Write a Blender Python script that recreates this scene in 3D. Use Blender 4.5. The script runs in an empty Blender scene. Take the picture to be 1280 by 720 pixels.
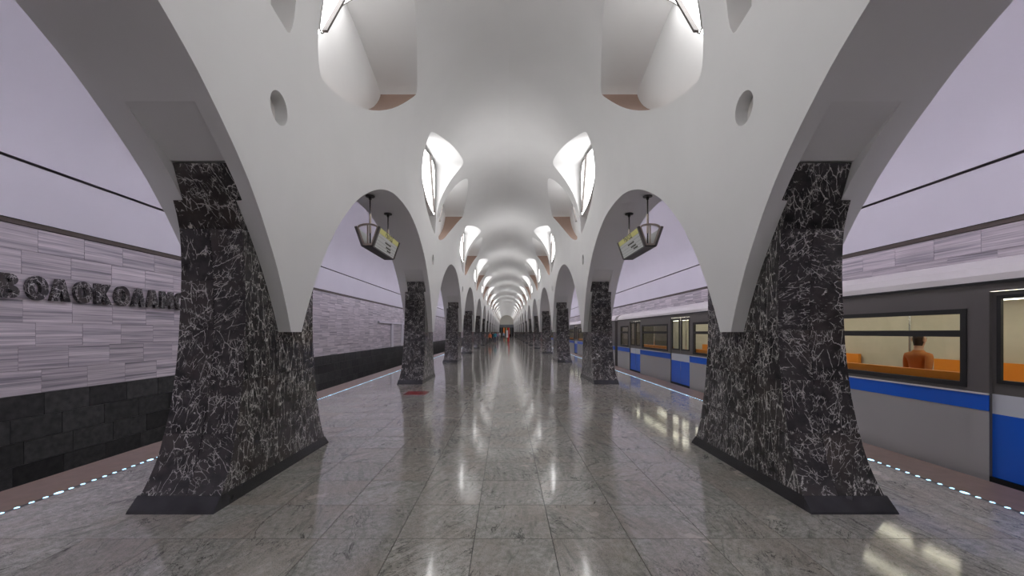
import bpy, bmesh, math, random
from mathutils import Vector, Matrix
from mathutils.geometry import delaunay_2d_cdt
random.seed(7)
scn = bpy.context.scene
C = scn.collection

# ------------------------------------------------------------------ camera, world, exposure
F = 498.0; EYE = 1.67; CAMX = -0.055
cam_d = bpy.data.cameras.new('camera'); cam = bpy.data.objects.new('camera', cam_d); C.objects.link(cam)
cam.location = (CAMX, 0, EYE); cam.rotation_euler = (math.pi/2, 0, 0)
cam_d.sensor_width = 36.0; cam_d.lens = F/1280*36
cam_d.shift_x = 7/1280; cam_d.shift_y = 55/1280; cam_d.clip_start = .05; cam_d.clip_end = 400
scn.camera = cam
w = bpy.data.worlds.new('world'); scn.world = w; w.use_nodes = True
w.node_tree.nodes['Background'].inputs[0].default_value = (0.02, 0.02, 0.022, 1)
scn.view_settings.view_transform = 'Standard'; scn.view_settings.look = 'None'
scn.view_settings.gamma = 1; scn.view_settings.use_curve_mapping = False
scn.view_settings.exposure = 0.3
scn.cycles.max_bounces = 14; scn.cycles.diffuse_bounces = 8; scn.cycles.glossy_bounces = 5
scn.cycles.sample_clamp_indirect = 6
LAMP = 4.8            # niche lamps
TRACKLAMP = 20.0      # cove tubes over the tracks
TRAINLAMP = 3.6
LED = 1.6

# ------------------------------------------------------------------ dimensions
S = 9.05; YC = 4.83; NP = 16
Y0 = YC - 2*S - S/2; Y1 = YC + (NP-1)*S + S/2
R = 2.47; ZS = 5.3; XT0 = 2.60            # hall vault
XT = 3.53                                  # track side face of the arcade
QM = (ZS-1.67) + R*math.pi/2
def prof(q):                               # arc length above the tip -> X, z of the hall shell
    if q <= ZS-1.67:
        return XT0-(XT0-R)*q/(ZS-1.67), 1.67+q
    a = (q-(ZS-1.67))/R
    return R*math.cos(a), ZS+R*math.sin(a)
def qz(z):
    return z-1.67 if z <= ZS else (ZS-1.67)+R*math.asin(min(1, (z-ZS)/R))
def lerp_tab(tab, v):
    if v <= tab[0][0]: return tab[0][1]
    for (a, b), (c, d) in zip(tab, tab[1:]):
        if v <= c: return b+(d-b)*(v-a)/(c-a)
    return tab[-1][1]
ARCH = [(.12,1.67),(.24,1.96),(.44,2.36),(.66,2.71),(.87,3.01),(1.08,3.25),(1.25,3.42),(1.42,3.575),(1.65,3.77),(1.85,3.91),
        (2.05,4.035),(2.36,4.2),(2.7,4.36),(3.05,4.49),(3.4,4.59),(3.75,4.66),(4.1,4.695),(S/2,4.71)]
def catmull(pts, n):
    out = []
    for i in range(len(pts)-1):
        p0 = pts[max(i-1,0)]; p1 = pts[i]; p2 = pts[i+1]; p3 = pts[min(i+2,len(pts)-1)]
        for k in range(n):
            t = k/n
            out.append(tuple(.5*((2*p1[c])+(-p0[c]+p2[c])*t+(2*p0[c]-5*p1[c]+4*p2[c]-p3[c])*t*t+(-p0[c]+3*p1[c]-3*p2[c]+p3[c])*t**3) for c in range(len(p1))))
    out.append(tuple(pts[-1])); return out
ARCHF = catmull(ARCH, 2)

# ------------------------------------------------------------------ material helpers
MATS = {}
def nmat(name):
    m = bpy.data.materials.new(name); m.use_nodes = True; MATS[name] = m
    nt = m.node_tree; b = nt.nodes['Principled BSDF']
    return m, nt, b
def N(nt, typ, **kw):
    n = nt.nodes.new(typ)
    for k, v in kw.items():
        if k.startswith('i_'):
            key = k[2:]; n.inputs[int(key) if key.isdigit() else key].default_value = v
        else: setattr(n, k, v)
    return n
def L(nt, a, ao, b, bi): nt.links.new(a.outputs[ao], b.inputs[bi])
def ramp(nt, stops):
    r = nt.nodes.new('ShaderNodeValToRGB'); e = r.color_ramp.elements
    while len(e) < len(stops): e.new(.5)
    for el, (p, c) in zip(e, stops):
        el.position = p; el.color = (c, c, c, 1) if not isinstance(c, tuple) else (*c, 1)
    return r
def plain(name, col, rough=.5, metal=0.0, spec=.5, noise=0.0, nscale=3.0, emit=None, coat=0):
    m, nt, b = nmat(name)
    b.inputs['Base Color'].default_value = (*col, 1); b.inputs['Roughness'].default_value = rough
    b.inputs['Metallic'].default_value = metal; b.inputs['Specular IOR Level'].default_value = spec
    b.inputs['Coat Weight'].default_value = coat
    if noise:
        g = N(nt, 'ShaderNodeNewGeometry'); t = N(nt, 'ShaderNodeTexNoise', i_Scale=nscale, i_Detail=5.0)
        L(nt, g, 'Position', t, 'Vector')
        lo = tuple(c*(1-noise) for c in col); hi = tuple(min(1, c*(1+noise)) for c in col)
        r = ramp(nt, [(.3, lo), (.7, hi)]); L(nt, t, 'Fac', r, 'Fac'); L(nt, r, 'Color', b, 'Base Color')
    if emit:
        b.inputs['Emission Color'].default_value = (*emit[0], 1); b.inputs['Emission Strength'].default_value = emit[1]
    return m
def rnd_coord(nt, spread=40.0):
    """world position shifted by a random offset for each object / loose piece"""
    g = N(nt, 'ShaderNodeNewGeometry'); oi = N(nt, 'ShaderNodeObjectInfo')
    a = N(nt, 'ShaderNodeMath', operation='ADD'); L(nt, oi, 'Random', a, 0); L(nt, g, 'Random Per Island', a, 1)
    wn = N(nt, 'ShaderNodeTexWhiteNoise', noise_dimensions='1D'); L(nt, a, 0, wn, 'W')
    sc = N(nt, 'ShaderNodeVectorMath', operation='SCALE'); sc.inputs['Scale'].default_value = spread; L(nt, wn, 'Color', sc, 0)
    ad = N(nt, 'ShaderNodeVectorMath', operation='ADD'); L(nt, g, 'Position', ad, 0); L(nt, sc, 0, ad, 1)
    return ad, wn
def mixc(nt, fac, a, b, mode='MIX'):
    m = N(nt, 'ShaderNodeMix', data_type='RGBA', blend_type=mode)
    for s, i in ((fac, 0), (a, 6), (b, 7)):
        if isinstance(s, tuple) and isinstance(s[0], bpy.types.Node): nt.links.new(s[0].outputs[s[1]], m.inputs[i])
        elif i == 0: m.inputs[0].default_value = s
        else: m.inputs[i].default_value = (*s, 1)
    return m
def vein(nt, vec, scale, distort, width, detail=6.0, stretch=None):
    """thin crack lines: |noise - .5| below a width"""
    src = vec
    if stretch:
        mp = N(nt, 'ShaderNodeMapping'); mp.inputs['Rotation'].default_value = stretch[1]; mp.inputs['Scale'].default_value = stretch[0]
        nt.links.new(src.outputs[0], mp.inputs[0]); src = mp
    t = N(nt, 'ShaderNodeTexNoise', i_Scale=scale, i_Detail=detail, i_Roughness=.6, i_Distortion=distort); nt.links.new(src.outputs[0], t.inputs['Vector'])
    s = N(nt, 'ShaderNodeMath', operation='SUBTRACT'); s.inputs[1].default_value = .5; L(nt, t, 'Fac', s, 0)
    a = N(nt, 'ShaderNodeMath', operation='ABSOLUTE'); L(nt, s, 0, a, 0)
    r = N(nt, 'ShaderNodeMapRange', clamp=True); r.inputs['From Min'].default_value = 0; r.inputs['From Max'].default_value = width
    r.inputs['To Min'].default_value = 1; r.inputs['To Max'].default_value = 0; L(nt, a, 0, r, 'Value')
    return r
def mask(nt, vec, scale, lo, hi, detail=3.0):
    t = N(nt, 'ShaderNodeTexNoise', i_Scale=scale, i_Detail=detail); nt.links.new(vec.outputs[0], t.inputs['Vector'])
    r = N(nt, 'ShaderNodeMapRange', clamp=True); r.inputs['From Min'].default_value = lo; r.inputs['From Max'].default_value = hi; L(nt, t, 'Fac', r, 'Value')
    return r
def mul(nt, a, b):
    m = N(nt, 'ShaderNodeMath', operation='MULTIPLY'); nt.links.new(a.outputs[0], m.inputs[0])
    if isinstance(b, (int, float)): m.inputs[1].default_value = b
    else: nt.links.new(b.outputs[0], m.inputs[1])
    return m

plain('plaster', (.74, .738, .736), .55, noise=.02, nscale=1.2)
plain('plaster_track', (.72, .70, .735), .5, noise=.02, nscale=.8)
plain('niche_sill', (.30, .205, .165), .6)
plain('groove', (.22, .20, .20), .6)
plain('cornice', (.085, .065, .05), .5, metal=.3)
plain('black_plinth', (.022, .022, .025), .22, noise=.3, nscale=6)
plain('core', (.01, .01, .01), .6)
plain('edge_brown', (.20, .14, .11), .42, noise=.12, nscale=7)
plain('grout', (.07, .07, .065), .7)
plain('concrete', (.05, .048, .045), .9, noise=.2)
plain('rail_steel', (.25, .2, .17), .4, metal=.8)
plain('lamp_glass', (.9, .9, .9), .4, emit=((1, .99, .985), LAMP))
plain('lamp_frame', (.10, .085, .08), .5)
plain('tube_glass', (.9, .9, .95), .4, emit=((.88, .84, 1.0), TRACKLAMP))
plain('tube_housing', (.55, .55, .56), .5)
plain('led', (.5, .8, 1), .4, emit=((.45, .78, 1.0), LED))
plain('sign_metal', (.42, .36, .30), .35, metal=.6)
plain('sign_dark', (.045, .04, .036), .4, metal=.5)
plain('sign_edge', (.14, .13, .12), .4, metal=.4); plain('sign_face', (.70, .72, .70), .35)
plain('sign_yellow', (.80, .78, .26), .35)
plain('sign_line', (.30, .31, .31), .4)
plain('sign_ink', (.05, .05, .03), .5)
plain('sticker_red', (.36, .012, .016), .25)
plain('fitting_ring', (.62, .6, .58), .4); plain('fitting_dark', (.16, .15, .14), .6)
plain('train_grey', (.42, .41, .395), .32, metal=.25); plain('train_dark', (.14, .13, .12), .3, metal=.2)
plain('train_blue', (.01, .11, .58), .28); plain('train_white', (.66, .64, .62), .3); plain('train_roof', (.56, .53, .50), .42)
plain('train_black', (.012, .012, .012), .5); plain('train_cream', (.52, .50, .42), .5, noise=.06)
plain('seat_orange', (.75, .26, .02), .5); plain('train_floor', (.16, .14, .13), .5); plain('steel_pole', (.7, .7, .7), .25, metal=1)
plain('train_light', (1, 1, 1), .5, emit=((1, .93, .76), TRAINLAMP))
plain('door_light', (.55, .57, .6), .4)
plain('tympanum', (.42, .40, .36), .6); plain('lintel', (.12, .13, .15), .4)
plain('void', (.008, .008, .008), .8)
plain('poster_red', (.55, .03, .02), .5); plain('poster_orange', (.8, .22, .05), .5); plain('poster_lime', (.5, .5, .15), .5); plain('poster_cream', (.6, .55, .45), .5)
plain('white_paint', (.75, .75, .75), .35); plain('red_paint', (.55, .015, .02), .35)
plain('frame_white', (.62, .60, .62), .4)
# window glass of the train
m, nt, b = nmat('glass'); b.inputs['Base Color'].default_value = (.9, .95, .92, 1); b.inputs['Roughness'].default_value = .02
nt.nodes.remove(b); out = nt.nodes['Material Output']
tr = N(nt, 'ShaderNodeBsdfTransparent'); tr.inputs[0].default_value = (.86, .9, .87, 1); gl = N(nt, 'ShaderNodeBsdfGlossy'); gl.inputs['Roughness'].default_value = .03
fr = N(nt, 'ShaderNodeFresnel', i_IOR=1.5); mx = N(nt, 'ShaderNodeMixShader'); L(nt, fr, 0, mx, 0); L(nt, tr, 0, mx, 1); L(nt, gl, 0, mx, 2); L(nt, mx, 0, out, 0)

def crack(nt, vec, scale, warp, width, stretch=None):
    """sharp straight-ish veins: warped cell borders"""
    src = vec
    if stretch:
        mp = N(nt, 'ShaderNodeMapping'); mp.inputs['Rotation'].default_value = stretch[1]; mp.inputs['Scale'].default_value = stretch[0]
        nt.links.new(src.outputs[0], mp.inputs[0]); src = mp
    t = N(nt, 'ShaderNodeTexNoise', i_Scale=scale*1.3, i_Detail=5.0, i_Roughness=.65); nt.links.new(src.outputs[0], t.inputs['Vector'])
    sb = N(nt, 'ShaderNodeVectorMath', operation='SCALE'); sb.inputs['Scale'].default_value = warp; nt.links.new(t.outputs['Color'], sb.inputs[0])
    ad = N(nt, 'ShaderNodeVectorMath', operation='ADD'); nt.links.new(src.outputs[0], ad.inputs[0]); nt.links.new(sb.outputs[0], ad.inputs[1])
    vo = N(nt, 'ShaderNodeTexVoronoi', feature='DISTANCE_TO_EDGE', i_Scale=scale); nt.links.new(ad.outputs[0], vo.inputs['Vector'])
    r = N(nt, 'ShaderNodeMapRange', clamp=True); r.inputs['From Min'].default_value = 0; r.inputs['From Max'].default_value = width
    r.inputs['To Min'].default_value = 1; r.inputs['To Max'].default_value = 0; nt.links.new(vo.outputs['Distance'], r.inputs['Value'])
    return r
def mx(nt, a, b):
    m = N(nt, 'ShaderNodeMath', operation='MAXIMUM'); nt.links.new(a.outputs[0], m.inputs[0]); nt.links.new(b.outputs[0], m.inputs[1]); return m
def mk_marble(name, upright):
    m, nt, b = nmat(name); v, wn = rnd_coord(nt)
    ang = N(nt, 'ShaderNodeMath', operation='MULTIPLY'); ang.inputs[1].default_value = .5 if upright else 6.28; L(nt, wn, 'Value', ang, 0)
    vr = N(nt, 'ShaderNodeVectorRotate', rotation_type='Y_AXIS'); nt.links.new(v.outputs[0], vr.inputs['Vector']); nt.links.new(ang.outputs[0], vr.inputs['Angle'])
    st = ((1.9, 1.9, .42), (.12, .1, 0)) if upright else ((1.5, 1.2, .75), (.5, .6, 0))
    base = mask(nt, v, 9, .3, .75, 8)
    c0 = mixc(nt, (base, 0), (.016, .015, .016), (.062, .058, .058))
    brown = mask(nt, v, 1.4, .5, .75, 4)
    c1 = mixc(nt, (mul(nt, brown, .55), 0), (c0, 2), (.10, .08, .07))
    if upright:
        v1 = mul(nt, crack(nt, vr, 6.0, .10, .030, ((1.7, 1.7, .30), (.1, .08, 0))), mask(nt, v, 5.0, .45, .52, 4))
        v2 = mul(nt, crack(nt, vr, 13.0, .05, .040, ((1.6, 1.6, .38), (.2, .15, 0))), mask(nt, v, 6.0, .50, .57, 4))
    else:
        v1 = mul(nt, crack(nt, vr, 4.2, .09, .019, ((1.7, 1.3, .7), (.5, .6, 0))), mask(nt, v, 7.0, .48, .54, 4))
        v2 = mul(nt, crack(nt, vr, 8.5, .06, .028, ((1.8, 1.4, .55), (.9, .2, .4))), mask(nt, v, 6.0, .50, .56, 4))
    v3 = mul(nt, crack(nt, v, 16.0, .05, .040), mask(nt, v, 8.0, .54, .60, 4))
    v4 = mul(nt, vein(nt, vr, 5.0, .5, .006, 4, st), mask(nt, v, 6, .47, .54, 4))
    bl = mul(nt, mask(nt, v, 5.5, .70, .72, 7), .9)
    a = mx(nt, mx(nt, mx(nt, v1, v2), mx(nt, v3, v4)), bl)
    c2 = mixc(nt, (mul(nt, a, .92), 0), (c1, 2), (.72, .69, .66))
    L(nt, c2, 2, b, 'Base Color'); b.inputs['Roughness'].default_value = .14; b.inputs['Specular IOR Level'].default_value = .5
mk_marble('dark_marble', False); mk_marble('upright_marble', True)

def mk_floor():
    m, nt, b = nmat('granite_floor'); v0, wn = rnd_coord(nt, 25)
    an = N(nt, 'ShaderNodeMapRange'); an.inputs['To Min'].default_value = -.5; an.inputs['To Max'].default_value = .9; L(nt, wn, 'Value', an, 'Value')
    v = N(nt, 'ShaderNodeVectorRotate', rotation_type='Z_AXIS'); nt.links.new(v0.outputs[0], v.inputs['Vector']); nt.links.new(an.outputs[0], v.inputs['Angle'])
    n1 = mask(nt, v, 22, .3, .7, 9); c0 = mixc(nt, (n1, 0), (.235, .235, .21), (.44, .43, .395))
    warm = mask(nt, v, 1.3, .42, .66, 4); c1 = mixc(nt, (mul(nt, warm, .6), 0), (c0, 2), (.33, .28, .24))
    sp = mask(nt, v, 130, .5, .66, 3); c2 = mixc(nt, (mul(nt, sp, .55), 0), (c1, 2), (.09, .09, .082))
    sp2 = mask(nt, v, 110, .58, .68, 2); c2 = mixc(nt, (mul(nt, sp2, .35), 0), (c2, 2), (.52, .50, .47))
    mp = N(nt, 'ShaderNodeMapping'); mp.inputs['Rotation'].default_value = (0, 0, .7); mp.inputs['Scale'].default_value = (9, 1.5, 1); nt.links.new(v.outputs[0], mp.inputs[0])
    t = N(nt, 'ShaderNodeTexNoise', i_Scale=1.7, i_Detail=8.0, i_Roughness=.62, i_Distortion=.7); nt.links.new(mp.outputs[0], t.inputs['Vector'])
    r1 = N(nt, 'ShaderNodeMapRange', clamp=True); r1.inputs['From Min'].default_value = .54; r1.inputs['From Max'].default_value = .74; L(nt, t, 'Fac', r1, 'Value')
    c3 = mixc(nt, (mul(nt, r1, .6), 0), (c2, 2), (.50, .46, .41))
    r2 = N(nt, 'ShaderNodeMapRange', clamp=True); r2.inputs['From Min'].default_value = .46; r2.inputs['From Max'].default_value = .28; L(nt, t, 'Fac', r2, 'Value')
    c3 = mixc(nt, (mul(nt, r2, .65), 0), (c3, 2), (.10, .10, .092))
    dv = mul(nt, vein(nt, v, 2.2, 1.0, .011, 9, ((2.6, .7, 1), (0, 0, .72))), mask(nt, v, 3.0, .5, .57, 4))
    c4 = mixc(nt, (mul(nt, dv, .9), 0), (c3, 2), (.022, .022, .02))
    dv2 = mul(nt, vein(nt, v, 1.1, 1.6, .006, 9, ((1.6, .8, 1), (0, 0, .9))), mask(nt, v, 1.7, .5, .56, 4))
    c4 = mixc(nt, (mul(nt, dv2, .9), 0), (c4, 2), (.02, .02, .018))
    bl = mul(nt, mask(nt, v, 3.6, .675, .70, 7), mask(nt, v, 30, .2, .4))
    c5 = mixc(nt, (mul(nt, bl, .75), 0), (c4, 2), (.52, .46, .40))
    hv = N(nt, 'ShaderNodeHueSaturation'); L(nt, c5, 2, hv, 'Color')
    mr = N(nt, 'ShaderNodeMapRange'); mr.inputs['To Min'].default_value = .94; mr.inputs['To Max'].default_value = 1.08; L(nt, wn, 'Value', mr, 'Value'); L(nt, mr, 0, hv, 'Value')
    L(nt, hv, 0, b, 'Base Color')
    rr = N(nt, 'ShaderNodeMapRange'); rr.inputs['To Min'].default_value = .07; rr.inputs['To Max'].default_value = .13; L(nt, n1, 0, rr, 'Value'); L(nt, rr, 0, b, 'Roughness')
    b.inputs['Specular IOR Level'].default_value = .8
mk_floor()

def mk_striped():
    m, nt, b = nmat('striped_marble'); v, wn = rnd_coord(nt, 30)
    mp = N(nt, 'ShaderNodeMapping'); mp.inputs['Scale'].default_value = (1, .2, 11); mp.inputs['Rotation'].default_value = (.012, 0, 0); nt.links.new(v.outputs[0], mp.inputs[0])
    t = N(nt, 'ShaderNodeTexNoise', i_Scale=1.5, i_Detail=4.0, i_Roughness=.65); nt.links.new(mp.outputs[0], t.inputs['Vector'])
    r = ramp(nt, [(.32, (.24, .225, .24)), (.42, (.43, .395, .42)), (.52, (.62, .56, .575)), (.66, (.74, .68, .685))]); L(nt, t, 'Fac', r, 'Fac')
    t2 = N(nt, 'ShaderNodeTexNoise', i_Scale=5.0, i_Detail=3.0); nt.links.new(mp.outputs[0], t2.inputs['Vector'])
    r2 = ramp(nt, [(.35, .72), (.6, 1.0)]); L(nt, t2, 'Fac', r2, 'Fac')
    mm = mixc(nt, 1.0, (r, 0), (r2, 0), 'MULTIPLY')
    hv = N(nt, 'ShaderNodeHueSaturation'); L(nt, mm, 2, hv, 'Color'); mr = N(nt, 'ShaderNodeMapRange'); mr.inputs['To Min'].default_value = .88; mr.inputs['To Max'].default_value = 1.12
    L(nt, wn, 'Value', mr, 'Value'); L(nt, mr, 0, hv, 'Value'); L(nt, hv, 0, b, 'Base Color'); b.inputs['Roughness'].default_value = .35
mk_striped()
def mk_basestone():
    m, nt, b = nmat('base_stone'); v, wn = rnd_coord(nt, 30)
    n1 = mask(nt, v, 9, .3, .7, 7); c = mixc(nt, (n1, 0), (.02, .021, .02), (.055, .055, .052))
    hv = N(nt, 'ShaderNodeHueSaturation'); L(nt, c, 2, hv, 'Color'); mr = N(nt, 'ShaderNodeMapRange'); mr.inputs['To Min'].default_value = .6; mr.inputs['To Max'].default_value = 1.5
    L(nt, wn, 'Value', mr, 'Value'); L(nt, mr, 0, hv, 'Value'); L(nt, hv, 0, b, 'Base Color'); b.inputs['Roughness'].default_value = .4
mk_basestone()
plain('base_joint', (.22, .22, .21), .7); plain('stripe_joint', (.30, .26, .26), .7)

# ------------------------------------------------------------------ mesh helpers
class MB:
    def __init__(s): s.v = []; s.f = []; s.m = []; s.mats = []
    def mi(s, m):
        if m not in s.mats: s.mats.append(m)
        return s.mats.index(m)
    def poly(s, pts, m, flip=False):
        i = len(s.v); s.v += [tuple(p) for p in pts]; r = list(range(i, i+len(pts)))
        s.f.append(r[::-1] if flip else r); s.m.append(s.mi(m))
    def mesh(s, vs, fs, m):
        i = len(s.v); s.v += [tuple(p) for p in vs]; k = s.mi(m)
        for f in fs: s.f.append([a+i for a in f]); s.m.append(k)
    def grid(s, rows, m, flip=False):
        n = len(rows[0]); vs = [p for r in rows for p in r]; fs = []
        for i in range(len(rows)-1):
            for j in range(n-1):
                q = [i*n+j, i*n+j+1, (i+1)*n+j+1, (i+1)*n+j]; fs.append(q[::-1] if flip else q)
        s.mesh(vs, fs, m)
    def box(s, a, b, m):
        x0, y0, z0 = a; x1, y1, z1 = b
        vs = [(x0,y0,z0),(x1,y0,z0),(x1,y1,z0),(x0,y1,z0),(x0,y0,z1),(x1,y0,z1),(x1,y1,z1),(x0,y1,z1)]
        s.mesh(vs, [(3,2,1,0),(4,5,6,7),(0,1,5,4),(1,2,6,5),(2,3,7,6),(3,0,4,7)], m)
    def slab(s, rows, off, m):
        """thin shell: a grid of outer points, edges turned in by off(point)"""
        s.grid(rows, m)
        inn = [[tuple(Vector(p)+Vector(off(p))) for p in r] for r in rows]
        s.grid([rows[0], inn[0]], m, True); s.grid([rows[-1], inn[-1]], m)
        s.grid([[r[0] for r in rows], [r[0] for r in inn]], m); s.grid([[r[-1] for r in rows], [r[-1] for r in inn]], m, True)
    def bar(s, a, b, r, m, n=8):
        a = Vector(a); b = Vector(b); d = (b-a).normalized(); u = d.orthogonal().normalized(); w_ = d.cross(u)
        ra = [a+u*r*math.cos(k*2*math.pi/n)+w_*r*math.sin(k*2*math.pi/n) for k in range(n)]; rb = [p+(b-a) for p in ra]
        s.mesh(ra+rb, [(k, (k+1) % n, n+(k+1) % n, n+k) for k in range(n)]+[tuple(range(n))[::-1], tuple(range(n, 2*n))], m)
    def beam(s, a, b, wx, wy, m, up=(0,1,0)):
        """rectangular bar from a to b"""
        a = Vector(a); b = Vector(b); d = (b-a).normalized(); u = Vector(up); u = (u-d*u.dot(d)).normalized(); v = d.cross(u)
        cs = [u*wx/2+v*wy/2, u*wx/2-v*wy/2, -u*wx/2-v*wy/2, -u*wx/2+v*wy/2]
        s.mesh([a+c for c in cs]+[b+c for c in cs], [(0,1,5,4),(1,2,6,5),(2,3,7,6),(3,0,4,7),(3,2,1,0),(4,5,6,7)], m)
    def data(s, name, smooth=False):
        me = bpy.data.meshes.new(name); me.from_pydata(s.v, [], s.f)
        for m in s.mats: me.materials.append(MATS[m])
        me.polygons.foreach_set('material_index', s.m)
        if smooth: me.polygons.foreach_set('use_smooth', [True]*len(s.f))
        me.update(); return me
def obj(name, me, parent=None, loc=(0,0,0), rz=0):
    o = bpy.data.objects.new(name, me); C.objects.link(o); o.location = loc; o.rotation_euler = (0,0,rz)
    if parent: o.parent = parent
    return o
def fixn(me):
    bm = bmesh.new(); bm.from_mesh(me); bmesh.ops.recalc_face_normals(bm, faces=bm.faces); bm.to_mesh(me); bm.free(); return me
def tag(o, label=None, cat=None, group=None, kind=None):
    if label: o['label'] = label
    if cat: o['category'] = cat
    if group: o['group'] = group
    if kind: o['kind'] = kind
    return o
def struct(o, label=None, cat=None): return tag(o, label, cat, kind='structure')
def box(name, a, b, m, parent=None, loc=(0,0,0)):
    k = MB(); k.box(a, b, m); return obj(name, k.data(name), parent, loc)
ORD = ['nearest','second','third','fourth','fifth','sixth','seventh','eighth','ninth','tenth','eleventh','twelfth','thirteenth','fourteenth','fifteenth','sixteenth']
SIDE = {-1: 'left', 1: 'right'}

# ------------------------------------------------------------------ the hall vault, one bay
def pin(p, poly):
    x, y = p; c = False; j = len(poly)-1
    for i in range(len(poly)):
        a, b = poly[i], poly[j]
        if (a[1] > y) != (b[1] > y) and x < (b[0]-a[0])*(y-a[1])/(b[1]-a[1])+a[0]: c = not c
        j = i
    return c
def closed_catmull(pts, n):
    out = []; k = len(pts)
    for i in range(k):
        p0, p1, p2, p3 = pts[i-1], pts[i], pts[(i+1) % k], pts[(i+2) % k]
        for j in range(n):
            t = j/n
            out.append(tuple(.5*((2*p1[c])+(-p0[c]+p2[c])*t+(2*p0[c]-5*p1[c]+4*p2[c]-p3[c])*t*t+(-p0[c]+3*p1[c]-3*p2[c]+p3[c])*t**3) for c in (0,1)))
    return out
# leaf shaped opening beside the rib, (s, z), counted from the tip along the lower edge
LEAF = [(.37,5.02),(.50,5.005),(.85,5.07),(1.4,5.24),(2.0,5.49),(2.6,5.80),(3.1,6.12),(3.45,6.42),(3.68,6.70),(3.66,6.80),(3.3,6.91),
        (2.5,7.09),(1.8,7.20),(1.2,7.26),(.8,7.28),(.58,7.24),(.44,7.10),(.34,6.8),(.29,6.4),(.26,6.0),(.26,5.6),(.29,5.25)]
LEAFC = closed_catmull(LEAF, 2); NLOW = 17
LEAFQ = [(s_, qz(z)) for s_, z in LEAFC]
HOLE = [(-.52+.165*math.cos(a*2*math.pi/28), 4.09-1.67+.172*math.sin(a*2*math.pi/28)) for a in range(28)]
XB = 2.75                                    # back wall of the niches

def cdt_fill(loops, holes, grid, keep):
    vs = []; es = []
    def add(lp):
        i = len(vs); vs.extend(Vector(p) for p in lp); n = len(lp)
        es.extend((i+k, i+(k+1) % n) for k in range(n))
    for lp in loops+holes: add(lp)
    bp = [Vector(p) for lp in loops+holes for p in lp]
    for g in grid:
        if keep(g) and all((Vector(g)-p).length > .13 for p in bp): vs.append(Vector(g))
    ov, oe, of, *_ = delaunay_2d_cdt(vs, es, [], 0, 1e-5)
    fs = []
    for f in of:
        c = sum((ov[k] for k in f), Vector((0,0)))/len(f)
        if keep(c): fs.append(list(f))
    return ov, fs
outer = [(-s_, z-1.67) for s_, z in ARCHF[::-1]]+[(s_, z-1.67) for s_, z in ARCHF]
nq = 16
zq0 = ARCHF[-1][1]-1.67
outer += [(S/2, zq0+(QM-zq0)*k/nq) for k in range(1, nq+1)]
ns = 24
outer += [(S/2-S*k/ns, QM) for k in range(1, ns+1)]
outer += [(-S/2, QM-(QM-zq0)*k/nq) for k in range(1, nq)]
leafA = [(-s_, q) for s_, q in LEAFQ][::-1]; leafB = LEAFQ
keepf = lambda c: pin(c, outer) and not pin(c, leafA) and not pin(c, leafB) and not pin(c, HOLE)
gr = [(-S/2+.3*i+(.15 if j % 2 else 0), .2+.24*j) for i in range(31) for j in range(32)]
ov, of = cdt_fill([outer], [leafA, leafB, HOLE], gr, keepf)
bay = MB()
for sd in (-1, 1):
    vs = []
    for p in ov:
        X, z = prof(p[1]); vs.append((sd*X, p[0], z))
    bay.mesh(vs, [f if sd < 0 else f[::-1] for f in of], 'plaster')
bay_shell = bay
det = MB()
REC_LO, REC_HI = (.86, 2.985), (1.47, 3.617)
RX0, RX1 = 2.69, 3.28
def arch_nodes(lo, hi):
    pts = [p for p in ARCHF if lo[0]+.01 < p[0] < hi[0]-.01]
    return ([lo] if lo else [])+pts+[hi]
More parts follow.
